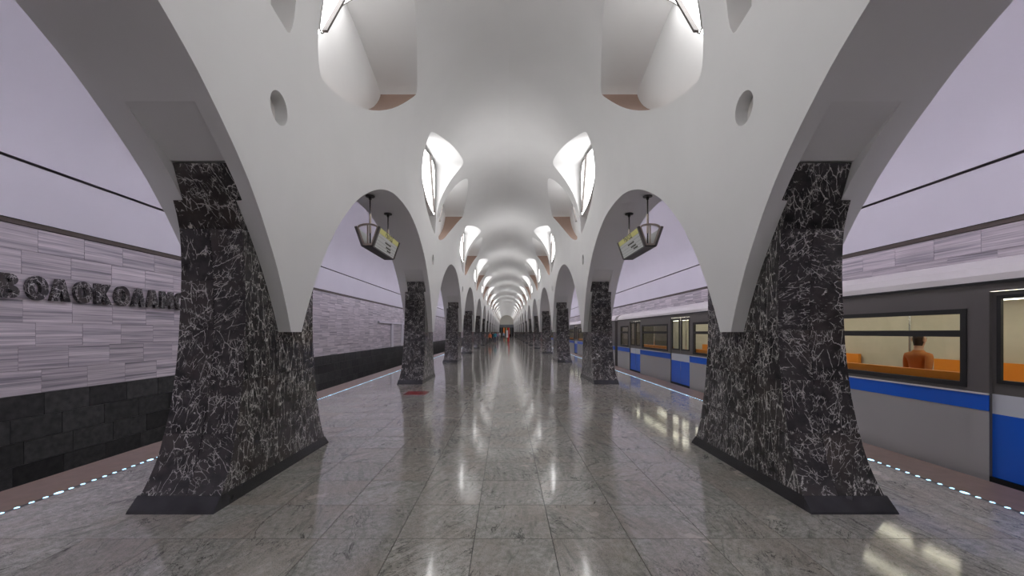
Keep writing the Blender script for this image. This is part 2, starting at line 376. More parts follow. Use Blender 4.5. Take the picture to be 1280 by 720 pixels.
for sd in (-1, 1):
    for e in (-1, 1):
        fl = sd*e > 0
        def strip(nodes, xa, xb, m='plaster'):
            rows = [[(sd*(xa if xa else prof(z-1.67)[0]), e*s_, z), (sd*xb, e*s_, z)] for s_, z in nodes]
            det.grid(rows, m, not fl)
        strip(arch_nodes(ARCHF[0], REC_LO), None, XT)
        mid = arch_nodes(REC_LO, REC_HI)
        strip(mid, None, RX0); strip(mid, RX1, XT)
        strip(arch_nodes(REC_HI, ARCHF[-1]), None, XT)
        # recess above the marble: sloping panel and two cheeks
        top = (1.01, 3.315)
        inner = [(.78, 2.985), (.93, 3.315), top, REC_HI]
        det.grid([[(sd*RX0, e*s_, z), (sd*RX1, e*s_, z)] for s_, z in inner], 'plaster', not fl)
        for xx in (RX0, RX1):
            loop = [(sd*xx, e*s_, z) for s_, z in mid]+[(sd*xx, e*top[0], top[1]), (sd*xx, e*.93, 3.315), (sd*xx, e*.78, 2.985)]
            det.poly(loop, 'plaster', (xx == RX0) == fl)
        # track side face above the arch
        rows = [[(sd*XT, e*s_, z+(6.9-z)*k/3) for k in range(4)] for s_, z in ARCHF]
        det.grid(rows, 'plaster', not fl)
        # niche: reveal, back wall
        lp = LEAFC; n = len(lp)
        for k in range(n):
            a, b_ = lp[k], lp[(k+1) % n]
            xa = prof(qz(a[1]))[0]; xb2 = prof(qz(b_[1]))[0]
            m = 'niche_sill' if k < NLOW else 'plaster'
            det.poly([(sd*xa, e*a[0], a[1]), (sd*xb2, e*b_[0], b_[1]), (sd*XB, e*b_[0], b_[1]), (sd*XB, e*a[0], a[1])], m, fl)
        det.poly([(sd*XB, e*a[0], a[1]) for a in lp], 'plaster', not fl)
    # flat end of the hanging tip, the porthole reveal
    x0 = XT0; det.poly([(sd*x0, -.12, 1.67), (sd*x0, .12, 1.67), (sd*XT, .12, 1.67), (sd*XT, -.12, 1.67)], 'plaster', sd > 0)
    det.grid([[(sd*XT, -.12, 1.67+(6.9-1.67)*k/3) for k in range(4)], [(sd*XT, .12, 1.67+(6.9-1.67)*k/3) for k in range(4)]], 'plaster')
    for k in range(28):
        a, b_ = HOLE[k], HOLE[(k+1) % 28]
        xa, za = prof(a[1]); xb2, zb = prof(b_[1])
        det.poly([(sd*xa, a[0], za), (sd*xb2, b_[0], zb), (sd*(xb2+.22), b_[0], zb), (sd*(xa+.22), a[0], za)], 'plaster', sd > 0)
# weld so that soffits shade smoothly, keep hard folds
me_shell = bay_shell.data('vault_shell', True)
me_det = det.data('arcade_soffit')
bm = bmesh.new(); bm.from_mesh(me_det); bmesh.ops.remove_doubles(bm, verts=bm.verts, dist=.0005); bm.to_mesh(me_det); bm.free()
me_det.polygons.foreach_set('use_smooth', [True]*len(me_det.polygons))
me_det.set_sharp_from_angle(angle=math.radians(28))
ceil = struct(obj('ceiling', None), 'white plaster barrel vault on hanging arches over the central hall', 'ceiling')
for k in range(-2, NP):
    obj('vault_bay', me_shell, ceil, (0, YC+k*S, 0)); obj('arcade_reveal', me_det, ceil, (0, YC+k*S, 0))

# ------------------------------------------------------------------ floor
T = .627
box_floor = MB(); box_floor.box((-4.70, Y0, -.5), (4.70, Y1, -.022), 'grout')
floor = struct(obj('floor', box_floor.data('floor')), 'polished grey granite platform floor laid in square slabs', 'floor')
tm = MB(); g = .003
h_ = T/2-g
tm.slab([[(-h_, -h_, 0), (h_, -h_, 0)], [(-h_, h_, 0), (h_, h_, 0)]], lambda p: (0, 0, -.02), 'granite_floor')
tile_me = tm.data('floor_tile')
ROW0 = 3.22                                  # a cross joint lies here
red_cell = None
rest = MB()
def edge_tile(mb, x0, x1, y0, y1):
    mb.poly([(x0, y0, 0), (x1, y0, 0), (x1, y1, 0), (x0, y1, 0)], 'granite_floor')
    mb.grid([[(x0,y0,0),(x1,y0,0)],[(x0,y0,-.02),(x1,y0,-.02)]], 'granite_floor', True); mb.grid([[(x0,y1,0),(x1,y1,0)],[(x0,y1,-.02),(x1,y1,-.02)]], 'granite_floor')
    mb.grid([[(x0,y0,0),(x0,y1,0)],[(x0,y0,-.02),(x0,y1,-.02)]], 'granite_floor'); mb.grid([[(x1,y0,0),(x1,y1,0)],[(x1,y0,-.02),(x1,y1,-.02)]], 'granite_floor', True)
count = 0
for r_ in range(int((Y0-ROW0)/T)-1, int((Y1-ROW0)/T)+1):
    y = ROW0+(r_+.5)*T
    if y-T/2 < Y0 or y+T/2 > Y1: continue
    for c_ in range(-6, 7):
        x = c_*T
        if -3 <= r_ <= 18 and count < 290:
            obj('floor_tile', tile_me, floor, (x, y, 0)); count += 1
        else: edge_tile(rest, x-h_, x+h_, y-h_, y+h_)
    if r_ % 2 == 0:
        for sd in (-1, 1):                   # the long slabs along the light strip
            xa, xb_ = sorted((sd*(6.5*T+g), sd*4.695)); edge_tile(rest, xa, xb_, y-T/2+g, y+1.5*T-g)
fr_ = obj('floor_tile_field', rest.data('floor_tile_field'), floor); fr_['kind'] = 'stuff'
for sd in (-1, 1):
    a, b_ = sorted((sd*4.70, sd*5.36))
    e_ = box('trim_%d' % (1 if sd < 0 else 2), (a, Y0, -.5), (b_, Y1, -.004), 'edge_brown')
    struct(e_, 'plain brown stone margin along the %s platform edge' % SIDE[sd], 'platform edge')
    tb = MB(); a, b_ = sorted((sd*5.1, sd*8.9)); tb.box((a, Y0, -1.5), (b_, Y1, -1.2), 'concrete')
    a, b_ = sorted((sd*5.2, sd*5.25)); tb.box((a, Y0, -1.2), (b_, Y1, -.5), 'concrete')
    t_ = obj('floor_track_%s' % SIDE[sd], tb.data('trackbed')); struct(t_, 'dark concrete trackbed below the %s platform edge' % SIDE[sd], 'trackbed')
    for xr in (6.1, 7.62):
        box('rail', (sd*xr-.035, Y0, -1.2), (sd*xr+.035, Y1, -1.04), 'rail_steel', t_)

# ------------------------------------------------------------------ track walls and side vaults
XW = 8.6
def tile_mesh(length, hgt, m, thick=.02):
    k = MB(); k.slab([[(0, -length/2, -hgt/2), (0, length/2, -hgt/2)], [(0, -length/2, hgt/2), (0, length/2, hgt/2)]], lambda p: (-thick, 0, 0), m); return k.data('tile')
TL = .8
light_me = tile_mesh(TL-.006, .4263-.007, 'striped_marble'); dark_me = tile_mesh(TL-.008, .41-.008, 'base_stone')
def add_tile_to(mb, sd, yc_, zc, ln, hg, m):
    n0 = MB(); n0.slab([[(0, -ln/2, -hg/2), (0, ln/2, -hg/2)], [(0, -ln/2, hg/2), (0, ln/2, hg/2)]], lambda p: (-.02, 0, 0), m)
    vs = [((-sd)*v[0]+sd*(XW-.02), (-sd)*v[1]+yc_, v[2]+zc) for v in n0.v]; mb.mesh(vs, n0.f, m)
for sd in (-1, 1):
    k = MB(); a, b_ = sorted((sd*XW, sd*(XW+.3))); k.box((a, Y0, -1.5), (b_, Y1, .56), 'base_joint'); k.box((a, Y0, .56), (b_, Y1, 3.55), 'stripe_joint')
    wl = obj('wall_'+SIDE[sd], k.data('wall')); struct(wl, 'track wall on the %s with striped pale stone above a black stone base' % SIDE[sd], 'wall')
    far = MB(); fard = MB(); rz = math.pi if sd > 0 else 0
    for row in range(7):
        zc = .56+(row+.5)*.4263; off = (.4 if row % 2 else 0)+.12*math.sin(row*2.7)
        n_ = 0
        for i in range(int((Y1-Y0)/TL)-1):
            y = Y0+off+(i+.5)*TL+.3
            if y+TL/2 > Y1: continue
            single = (5.6 < y < 5.6+40*TL) and (sd < 0 or row >= 5)
            if single: obj('wall_tile', light_me, wl, (sd*(XW-.02-random.random()*.002), y, zc), rz)
            else: add_tile_to(far, sd, y, zc, TL-.006, .4263-.007, 'striped_marble')
    for row in range(4):
        zc = .555-(row+.5)*.41; off = (.4 if row % 2 else 0)+.17*math.sin(row*1.9+1)
        for i in range(int((Y1-Y0)/TL)-1):
            y = Y0+off+(i+.5)*TL+.2
            if y+TL/2 > Y1: continue
            if sd < 0 and 5.6 < y < 5.6+44*TL: obj('base_tile', dark_me, wl, (sd*(XW-.02-random.random()*.002), y, zc), rz)
            else: add_tile_to(fard, sd, y, zc, TL-.008, .41-.008, 'base_stone')
    for nm, mb in (('wall_tile_field', far), ('base_tile_field', fard)):
        o = obj(nm, mb.data(nm), wl); o['kind'] = 'stuff'
    a, b_ = sorted((sd*(XW-.05), sd*(XW+.1))); box('cornice', (a, Y0, 3.545), (b_, Y1, 3.63), 'cornice', wl)
    # upper wall panel, groove, side vault
    up = MB()
    def ext(pts, m, fl=False):
        ys = [Y0+(Y1-Y0)*i/34 for i in range(35)]
        up.grid([[(sd*x, y, z) for y in ys] for x, z in pts], m, fl)
    ext([(8.52, 3.63), (8.50, 4.0), (8.47, 4.62)], 'plaster_track', sd < 0)
    ext([(8.47, 4.62), (8.56, 4.62), (8.56, 4.665), (8.44, 4.665)], 'groove', sd < 0)
    pts = []
    for i in range(0, 25):
        a_ = i/24*math.pi; pts.append((5.98+2.46*math.cos(a_), 4.665+2.5*math.sin(a_)**.9 if a_ <= math.pi/2 else 6.9+.265*math.sin(a_)))
    ext(pts, 'plaster_track', sd < 0)
    vo = obj('ceiling_'+SIDE[sd], fixn(up.data('side_vault'))); struct(vo, 'smooth lavender lit plaster vault over the %s track' % SIDE[sd], 'ceiling')
    bmv = bmesh.new(); bmv.from_mesh(vo.data); bmesh.ops.remove_doubles(bmv, verts=bmv.verts, dist=.0005); bmv.to_mesh(vo.data); bmv.free()
    vo.data.polygons.foreach_set('use_smooth', [True]*len(vo.data.polygons)); vo.data.set_sharp_from_angle(angle=math.radians(30))
# closing wall behind the camera
struct(box('wall_back', (-8.9, Y0-.3, -1.5), (8.9, Y0, 8.2), 'plaster'), 'plain white wall closing the hall behind the viewer', 'wall')
# tunnel portal walls and far end wall
we = MB(); we.box((-8.9, Y1+.02, -1.5), (8.9, Y1+.3, 8.2), 'tympanum')
wend = obj('wall_end', we.data('wall_end')); struct(wend, 'distant arched end wall with a dark lintel and doorway', 'wall')
box('lintel', (-2.62, Y1-.12, 3.3), (2.62, Y1+.02, 4.35), 'lintel', wend)
box('doorway', (-2.62, Y1-.02, 0), (2.62, Y1+.02, 3.3), 'void', wend)
for x0, x1, m in ((-1.25, -.65, 'poster_orange'), (-.25, .1, 'poster_lime'), (.35, 1.0, 'poster_red'), (1.12, 1.3, 'poster_cream')):
    box('door_panel', (x0, Y1-.09, .9 if m != 'poster_red' else .4), (x1, Y1-.02, 3.25), m, wend)
for x in (-1.9, 1.9): box('portal_post', (x-.12, Y1-.2, 0), (x+.12, Y1-.02, 3.3), 'lintel', wend)

# ------------------------------------------------------------------ marble pillars
SM = [(0, 1.18), (.12, 1.07), (.3, .975), (.45, .92), (.75, .84), (1.05, .78), (1.4, .735), (1.67, .715), (2.2, .72), (2.6, .755), (2.8, .80), (2.985, .872), (3.3, .99)]
XO = [(0, .395), (.12, .375), (.45, .335), (1.0, .31), (1.67, .30), (2.985, .23), (3.4, .2)]      # track face, local x from the pillar centre
PX = 3.14                                    # pillar centre X
XI = 2.75-PX                                 # hall face, local
sm = lambda z: lerp_tab(SMC, z)
SMC = catmull(SM, 4)
xo = lambda z: lerp_tab(XO, z)
ROWS = [.12, .66, 1.18, 1.69, 2.2, 2.72]
G = .0025
def front_panel(mb, e, z0, z1, fx0, fx1, n=4):
    rows = []
    for i in range(n+1):
        z = z0+G+(z1-z0-2*G)*i/n; xa, xb_ = fx0(z)+G, fx1(z)-G
        rows.append([(xa, e*sm(z), z), (xb_, e*sm(z), z)] if e < 0 else [(xb_, e*sm(z), z), (xa, e*sm(z), z)])
    mb.slab(rows, lambda p: (0, -e*.03, 0), 'dark_marble')
def side_panel(mb, sx, z0, z1, fy0, fy1, n=4):
    rows = []
    for i in range(n+1):
        z = z0+G+(z1-z0-2*G)*i/n; ya, yb = fy0(z)+G, fy1(z)-G
        x = XI if sx < 0 else xo(z)
        rows.append([(x, yb, z), (x, ya, z)] if sx < 0 else [(x, ya, z), (x, yb, z)])
    mb.slab(rows, lambda p: (-sx*.03, 0, 0), 'upright_marble')
panels = []
def P(fn, *a, **k):
    mb = MB(); fn(mb, *a, **k); panels.append(mb)
cI = lambda z: XI; cM = lambda z: -.06; cO = xo
for e in (-1, 1):
    for i in range(5):
        P(front_panel, e, ROWS[i], ROWS[i+1], cI, cM); P(front_panel, e, ROWS[i], ROWS[i+1], cM, cO)
    mb = MB()                                # top slab with its stepped shoulders
    rows = []
    for z, xa, xb_ in [(2.7225, XI, xo(2.72)), (2.86, XI, xo(2.86)), (2.98, XI, xo(2.98)), (2.981, RX0-PX+.004, RX1-PX-.004), (3.14, RX0-PX+.004, RX1-PX-.004), (3.30, RX0-PX+.004, RX1-PX-.004)]:
        r_ = [(xa+G, e*sm(z), z), (xb_-G, e*sm(z), z)]; rows.append(r_ if e < 0 else r_[::-1])
    mb.slab(rows, lambda p: (0, -e*.03, 0), 'upright_marble'); panels.append(mb)
for sx in (-1, 1):
    zr = ROWS+[2.98]
    for i in range(6):
        P(side_panel, sx, zr[i], zr[i+1], lambda z: -sm(z), lambda z: -.33)
        P(side_panel, sx, zr[i], zr[i+1], lambda z: -.33, lambda z: .33)
        P(side_panel, sx, zr[i], zr[i+1], lambda z: .33, lambda z: sm(z))
core = MB()
rows = []
for z in [0, .12, .3, .6, 1, 1.67, 2.2, 2.8, 2.98]:
    a = sm(z)-.028; x0, x1 = XI+.028, xo(z)-.028; rows.append([(x0, -a, z), (x1, -a, z), (x1, a, z), (x0, a, z), (x0, -a, z)])
core.grid(rows, 'core'); core_me = core.data('pillar_core')
pl = MB()                                    # flared black plinth
def ring(z, gx, gy): return [(XI-gx, -gy, z), (xo(0)-.005+gx, -gy, z), (xo(0)-.005+gx, gy, z), (XI-gx, gy, z), (XI-gx, -gy, z)]
pl.grid([ring(0, .012, 1.185), ring(.02, .010, 1.175), ring(.125, .004, 1.075), ring(.125, -.06, .9)], 'black_plinth')
plinth_me = pl.data('plinth')
panel_me = [p.data('marble_panel') for p in panels]
for me in panel_me: me.polygons.foreach_set('use_smooth', [True]*len(me.polygons)); me.set_sharp_from_angle(angle=math.radians(30))
joined = MB()
for p in panels: joined.mesh(p.v, p.f, p.mats[0])
joined_me = joined.data('marble_cladding')
for sd in (-1, 1):
    for k in range(-1, NP):
        root = obj('marble_pillar', None, None, (sd*PX, YC+k*S, 0), 0 if sd > 0 else math.pi)
        lab = ('black white veined marble pillar, %s from the viewer in the %s row' % (ORD[k], SIDE[sd])) if k >= 0 else 'marble pillar of the %s row just behind the viewer' % SIDE[sd]
        tag(root, lab, 'pillar', 'black marble pillars along the platform')
        obj('pillar_core', core_me, root); tag(obj('plinth', plinth_me, root), 'plain flared black plinth')
        if 0 <= k < 4:
            for me in panel_me: obj('marble_panel', me, root)
        else: obj('marble_cladding', joined_me, root)

# ------------------------------------------------------------------ lamps in the vault niches
XLF = lambda z: 2.485-.04*(z-5.6)
LOB = [(.345,5.60),(.42,6.05),(.49,6.5),(.56,6.86),(.66,7.06),(.85,7.17),(1.2,7.19),(1.62,7.13),(1.60,7.05),(1.38,6.85),(1.08,6.53),(.78,6.16),(.55,5.83),(.46,5.63)]
LOA = [(.345,5.60),(.42,6.05),(.49,6.5),(.56,6.86),(.66,7.06),(.85,7.17),(1.3,7.18),(1.8,7.12),(2.4,7.0),(2.9,6.86),(3.05,6.7),(2.9,6.42),(2.5,6.05),(2.0,5.78),(1.4,5.62),(.8,5.58)]
def lamp_meshes(sd, e):
    LOC = closed_catmull(LOA if e < 0 else LOB, 2)
    cx_ = sum(p[0] for p in LOC)/len(LOC); cz_ = sum(p[1] for p in LOC)/len(LOC)
    LIN = [(cx_+(p[0]-cx_)*.95, cz_+(p[1]-cz_)*.96) for p in LOC]
    n = len(LOC); p = MB(); vs = [(sd*(XLF(b_)+.012), e*a, b_) for a, b_ in LIN]
    p.mesh(vs, [tuple(range(n)) if sd*e > 0 else tuple(range(n))[::-1]], 'lamp_glass')
    fr = MB(); fl = sd*e > 0
    for k in range(n):
        a, b_ = LOC[k], LOC[(k+1) % n]; c, d = LIN[k], LIN[(k+1) % n]
        q = lambda t, o=0: (sd*(XLF(t[1])+o), e*t[0], t[1])
        fr.poly([q(a), q(b_), q(d), q(c)], 'lamp_frame', fl)
        fr.poly([q(d), q(d, .02), q(c, .02), q(c)], 'lamp_frame', fl)
        fr.poly([q(a), (sd*XB, e*a[0], a[1]), (sd*XB, e*b_[0], b_[1]), q(b_)], 'lamp_glass' if e > 0 and b_[1] < 7.1 and b_[0] < 1.62 and k > n*.45 else 'plaster', fl)  # far-side lamps: glow added on the housing sides to brighten the niche back wall
    mu = MB(); z0, z1 = (5.64, 7.12); mu.beam((sd*(XLF(z0)-.03), e*(.66 if e < 0 else .43), z0), (sd*(XLF(z1)-.03), e*(1.65 if e < 0 else 1.3), z1-.02), .07, .03, 'lamp_frame', (1,0,0))
    return fixn(fr.data('frame')), p.data('glass_pane'), mu.data('mullion')
for sd in (-1, 1):
    for e in (-1, 1):
        fm, pm, mm = lamp_meshes(sd, e)
        for k in range(-2, NP):
            root = obj('niche_lamp', None, None, (0, YC+k*S, 0))
            where = 'near side' if e < 0 else 'far side'
            lab = 'leaf shaped lamp, %s of the vault rib above %s %s pillar' % (where, ORD[k] if k >= 0 else ('last' if k == -1 else 'farthest back'), SIDE[sd])
            tag(root, lab if k >= 0 else 'leaf lamp %s behind the viewer, %s vault niche, %s of the rib' % ('just' if k == -1 else 'farthest', SIDE[sd], where), 'lamp', 'leaf lamps in the vault niches')
            obj('frame', fm, root); obj('glass_pane', pm, root); obj('mullion', mm, root)
# round fitting inside each porthole
for sd in (-1, 1):
    x, z = prof(4.09-1.67)
    for k in range(0, NP):
        root = obj('round_wall_fitting', None, None, (sd*(x+.14), YC+k*S-.52, 4.09))
        tag(root, 'round recessed fitting in the porthole above the %s %s pillar' % (ORD[k], SIDE[sd]), 'fitting', 'round fittings in the portholes')
        if k == 0:
            rg = MB(); n = 24
            A = [(0, .17*math.cos(a*2*math.pi/n), .175*math.sin(a*2*math.pi/n)) for a in range(n+1)]
            B = [(-sd*.02, p[1]*.8, p[2]*.8) for p in A]; D = [(sd*.03, p[1]*.52, p[2]*.52) for p in A]
            rg.grid([A, B, D], 'fitting_ring'); rme = fixn(rg.data('ring', True))
            dk = MB(); dk.poly([(sd*.02, p[1]*.6, p[2]*.6) for p in A[:-1]], 'fitting_dark'); dk.poly([(sd*.0, p[1]*.25, p[2]*.25) for p in A[:-1]], 'fitting_ring'); dme = dk.data('grille')
        obj('ring', rme, root); obj('grille', dme, root)

# ------------------------------------------------------------------ cove tubes over the tracks
tb = MB(); tb.box((-.045, -4.3, -.03), (.045, 4.3, .03), 'tube_glass'); tube_me = tb.data('tube')
for sd in (-1, 1):
    hb = MB(); hb.box((-.09 if sd > 0 else .05, -4.4, -.08), (-.05 if sd > 0 else .09, 4.4, .08), 'tube_housing'); hme = hb.data('housing')
    for k in range(-2, NP):
        root = obj('cove_light', None, None, (sd*(XT+.10), YC+k*S, 5.75))
        tag(root, 'long cove light on the track side of the %s arcade above pillar %s' % (SIDE[sd], ORD[k] if k >= 0 else ('just behind viewer' if k == -1 else 'farthest behind viewer')), 'light', 'cove lights over the tracks')
        obj('housing', hme, root); obj('tube', tube_me, root)

# ------------------------------------------------------------------ platform edge light strips
ld = MB()
n = 10
ld.mesh([(.015*math.cos(a*2*math.pi/n), .02*math.sin(a*2*math.pi/n), .004) for a in range(n)]+[(.018*math.cos(a*2*math.pi/n), .023*math.sin(a*2*math.pi/n), 0) for a in range(n)],
        [tuple(range(n))]+[(a, n+a, n+(a+1) % n, (a+1) % n) for a in range(n)], 'led')
led_me = ld.data('light_dot')
for sd in (-1, 1):
    a, b_ = sorted((sd*4.675, sd*4.72))
    st = box('edge_light_strip', (a, Y0, -.006), (b_, Y1, .0015), 'grout')
    tag(st, 'row of small blue white lights set along the %s platform edge' % SIDE[sd], 'light strip', 'platform edge lights')
    rest = MB(); i = 0; y = 2.6
    while y < Y1-1:
        if i < 200:
            o = obj('light_dot', led_me, st, (sd*4.70, y, .0015))
            if i % 9 == 4: o.scale = (1.5, 1.9, 1)
        else: rest.mesh([(v.co[0]+sd*4.70, v.co[1]+y, v.co[2]+.0015) for v in led_me.vertices], [tuple(p.vertices) for p in led_me.polygons], 'led')
        i += 1; y += .118
    o = obj('light_dot_field', rest.data('light_dot_field'), st); o['kind'] = 'stuff'

# ------------------------------------------------------------------ red floor sticker
rs = MB(); rs.slab([[(-.30,-.30,.002),(.30,-.30,.002)],[(-.30,.30,.002),(.30,.30,.002)]], lambda p: (0,0,-.002), 'sticker_red')
tag(obj('floor_sticker', rs.data('floor_sticker'), None, (-4*T, ROW0+12.5*T-.15, 0)), 'square dark red sticker on the floor before the second left pillar', 'sticker')

# ------------------------------------------------------------------ station name letters
def ell(cx, cy, rx, ry, n=24, cw=False, a0=0, a1=2*math.pi):
    r_ = [(cx+rx*math.cos(a0+(a1-a0)*k/n), cy+ry*math.sin(a0+(a1-a0)*k/n)) for k in range(n)]
    return r_[::-1] if cw else r_
def half(cx, cy, rx, ry, n=8): return [(cx+rx*math.sin(math.pi*k/n), cy-ry*math.cos(math.pi*k/n)) for k in range(n+1)]
GL = {
 'О': [ell(.46,.5,.46,.52), ell(.46,.5,.145,.26)],
 'Л': [[(0,0),(.30,1),(.62,1),(.92,0),(.60,0),(.46,.52),(.32,0)]],
 'А': [[(0,0),(.30,1),(.62,1),(.92,0),(.63,0),(.58,.17),(.34,.17),(.29,0)], [(.40,.38),(.52,.38),(.46,.66)]],
 'К': [[(0,0),(0,1),(.29,1),(.29,.62),(.52,1),(.86,1),(.56,.53),(.90,0),(.53,0),(.29,.40),(.29,0)]],
 'М': [[(0,0),(0,1),(.30,1),(.5,.62),(.70,1),(1,1),(1,0),(.73,0),(.73,.52),(.5,.16),(.27,.52),(.27,0)]],
 'В': [[(0,0)]+half(.48,.27,.36,.27)+half(.46,.76,.32,.24)+[(0,1)], [(.28,.2)]+half(.42,.285,.13,.085)+[(.28,.37)], [(.28,.63)]+half(.42,.715,.11,.085)+[(.28,.80)]],
 'С': [[(.46+.46*math.cos(a),.5+.52*math.sin(a)) for a in [.75+(2*math.pi-1.5)*k/22 for k in range(23)]]+[(.46+.16*math.cos(a),.5+.27*math.sin(a)) for a in [.95+(2*math.pi-1.9)*k/22 for k in range(22,-1,-1)]]],
 'Я': [[(.84,0),(.84,1),(.38,1),(.16,.93),(.06,.75),(.1,.53),(.28,.40),(.0,0),(.34,0),(.54,.36),(.56,.36),(.56,0)], [(.56,.58),(.42,.58),(.34,.68),(.42,.78),(.56,.78)]],
}
def curve_mesh(loops, hgt, depth, m):
    cu = bpy.data.curves.new('glyph', 'CURVE'); cu.dimensions = '2D'; cu.fill_mode = 'BOTH'; cu.extrude = depth/2
    for lp in loops:
        sp = cu.splines.new('POLY'); sp.points.add(len(lp)-1); sp.use_cyclic_u = True
        for q, (x, y) in zip(sp.points, lp): q.co = (x*hgt, y*hgt, 0, 1)
    o = bpy.data.objects.new('glyph', cu); C.objects.link(o)
    dg = bpy.context.evaluated_depsgraph_get(); me = bpy.data.meshes.new_from_object(o.evaluated_get(dg)); bpy.data.objects.remove(o); bpy.data.curves.remove(cu)
    me.materials.clear(); me.materials.append(MATS[m])
    me.transform(Matrix(((0,0,1,0),(1,0,0,0),(0,1,0,0),(0,0,0,1))))
    return me
root = obj('station_name', None, None, (-XW+.02, 7.2, 2.25)); tag(root, 'station name in raised black marble letters on the left track wall', 'lettering')
gm = {}
ys = [6.78, 7.19, 7.56, 7.97, 8.37, 8.78, 9.17, 9.53, 9.92, 10.34, 10.74, 11.12, 11.49]
for ch, y in zip('ВОЛОКОЛАМСКАЯ', ys):
    if ch not in gm: gm[ch] = curve_mesh(GL[ch], .42, .07, 'dark_marble')
    o_ = obj('letter', gm[ch], root, (.05, y-7.2-.17, 0)); o_.scale = (1, .86, 1)

# white door surround far along the left wall
root = obj('wall_frame', None, None, (-XW, 30.6, .56)); tag(root, 'pale stone door surround on the left track wall behind the second pillar', 'door frame')
box('lintel', (.0, -4.2, 1.72), (.14, 2.2, 1.84), 'frame_white', root)
for y in (-1.1, 1.7): box('post', (.0, y-.25, .0), (.12, y+.25, 1.72), 'frame_white', root)
box('door_leaf', (.0, -.85, .0), (.05, 1.45, 1.72), 'striped_marble', root)

# ------------------------------------------------------------------ hanging signs
def text_mesh(s_, size, m):
    cu = bpy.data.curves.new('t', 'FONT'); cu.body = s_; cu.size = size; cu.align_x = 'CENTER'; cu.align_y = 'CENTER'; cu.offset = size*.02
    o = bpy.data.objects.new('t', cu); C.objects.link(o); dg = bpy.context.evaluated_depsgraph_get()
    me = bpy.data.meshes.new_from_object(o.evaluated_get(dg)); bpy.data.objects.remove(o); bpy.data.curves.remove(cu)
    me.materials.clear(); me.materials.append(MATS[m]); return me
txt = text_mesh('ВЫХОД', .15, 'sign_ink')
for sd in (-1, 1):
    root = obj('hanging_sign', None, None, (sd*3.05, 9.38, 3.54))
    tag(root, 'hanging direction sign with yellow header in the first %s arch' % SIDE[sd], 'sign', 'hanging direction signs')
    hl = .77; zt = .40; wb = .11; wt = .25
    for yy in (-.62, .70):
        k = MB(); k.bar((0, yy, .02), (0, yy, 1.17), .016, 'sign_dark'); k.bar((0, yy, .30), (0, yy, .72), .026, 'sign_metal'); obj('rod', k.data('rod'), root)
        k = MB(); k.bar((0, yy, 1.10), (0, yy, 1.118), .10, 'sign_dark', 16); k.bar((0, yy, 1.04), (0, yy, 1.10), .03, 'sign_dark', 10); obj('ceiling_flange', k.data('ceiling_flange'), root)
    for e in (-1, 1):                        # fan shaped end frames
        k = MB(); y = e*hl
        for q in (-1, 1):
            k.beam((q*(wb-.02), y, 0), (q*(wt-.03), y, zt-.02), .05, .05, 'sign_metal')
        pts = [((wt-.03)*math.sin(a), zt-.03+.09*math.cos(a)) for a in [-math.pi/2+math.pi*j/8 for j in range(9)]]
        for p0, p1 in zip(pts, pts[1:]): k.beam((p0[0], y, p0[1]), (p1[0], y, p1[1]), .05, .035, 'sign_metal')
        k.beam((0, y, .0), (0, y, zt+.06), .03, .03, 'sign_metal'); k.beam((-wb, y, .02), (wb, y, .02), .05, .04, 'sign_metal')
        obj('end_frame', k.data('end_frame'), root)
    box('bottom_tray', (-wb-.01, -hl-.03, -.03), (wb+.01, hl+.03, 0), 'sign_dark', root)
    for q in (-1, 1):                        # inclined panels
        up = Vector((q*(wt-wb), 0, zt)).normalized(); nrm = Vector((q*up.z, 0, -q*up.x*q)).normalized()
        nrm = Vector((q*zt, 0, -(wt-wb))).normalized()
        base = Vector((q*wb, 0, 0)); ln = math.hypot(wt-wb, zt)
        right = Vector((0, q, 0))            # reading direction seen from outside
        M = Matrix((( right.x, up.x, nrm.x, base.x), (right.y, up.y, nrm.y, base.y), (right.z, up.z, nrm.z, base.z), (0,0,0,1)))
        def flat(name, x0, x1, y0, y1, h0, h1, m, par):
            kk = MB(); kk.box((x0, y0, h0), (x1, y1, h1), m); me = kk.data(name); me.transform(M); return obj(name, me, par)
        pn = flat('sign_panel', -hl+.03, hl-.03, .0, ln, 0, .012, 'sign_face', root)
        flat('panel_edge', -hl-.03, -hl+.03, -.01, ln+.01, -.02, .03, 'sign_edge', root); flat('panel_edge', hl-.03, hl+.03, -.01, ln+.01, -.02, .03, 'sign_edge', root)
        flat('header_band', -hl+.03, hl-.03, ln*.74, ln, .012, .014, 'sign_yellow', pn)
        for f_ in (.73, .58, .38, .22, .08): flat('rule_line', -hl+.05, hl-.05, ln*f_, ln*f_+.006, .012, .0135, 'sign_line', pn)
        for x0, x1, f0, m in ((-.16, .28, .46, 'sign_ink'), (-.02, .34, .27, 'sign_ink'), (.12, .4, .13, 'sign_ink')):
            rr = random.Random(3); x = x0
            while x < x1:
                w_ = .025+rr.random()*.02; flat('small_print', x, min(x+w_, x1), ln*f0, ln*f0+.03+rr.random()*.012, .012, .014, m, pn); x += w_+.008
        tme = txt.copy(); tme.transform(M @ Matrix.Translation((-.02, ln*.87, .0146))); obj('header_text', tme, pn)

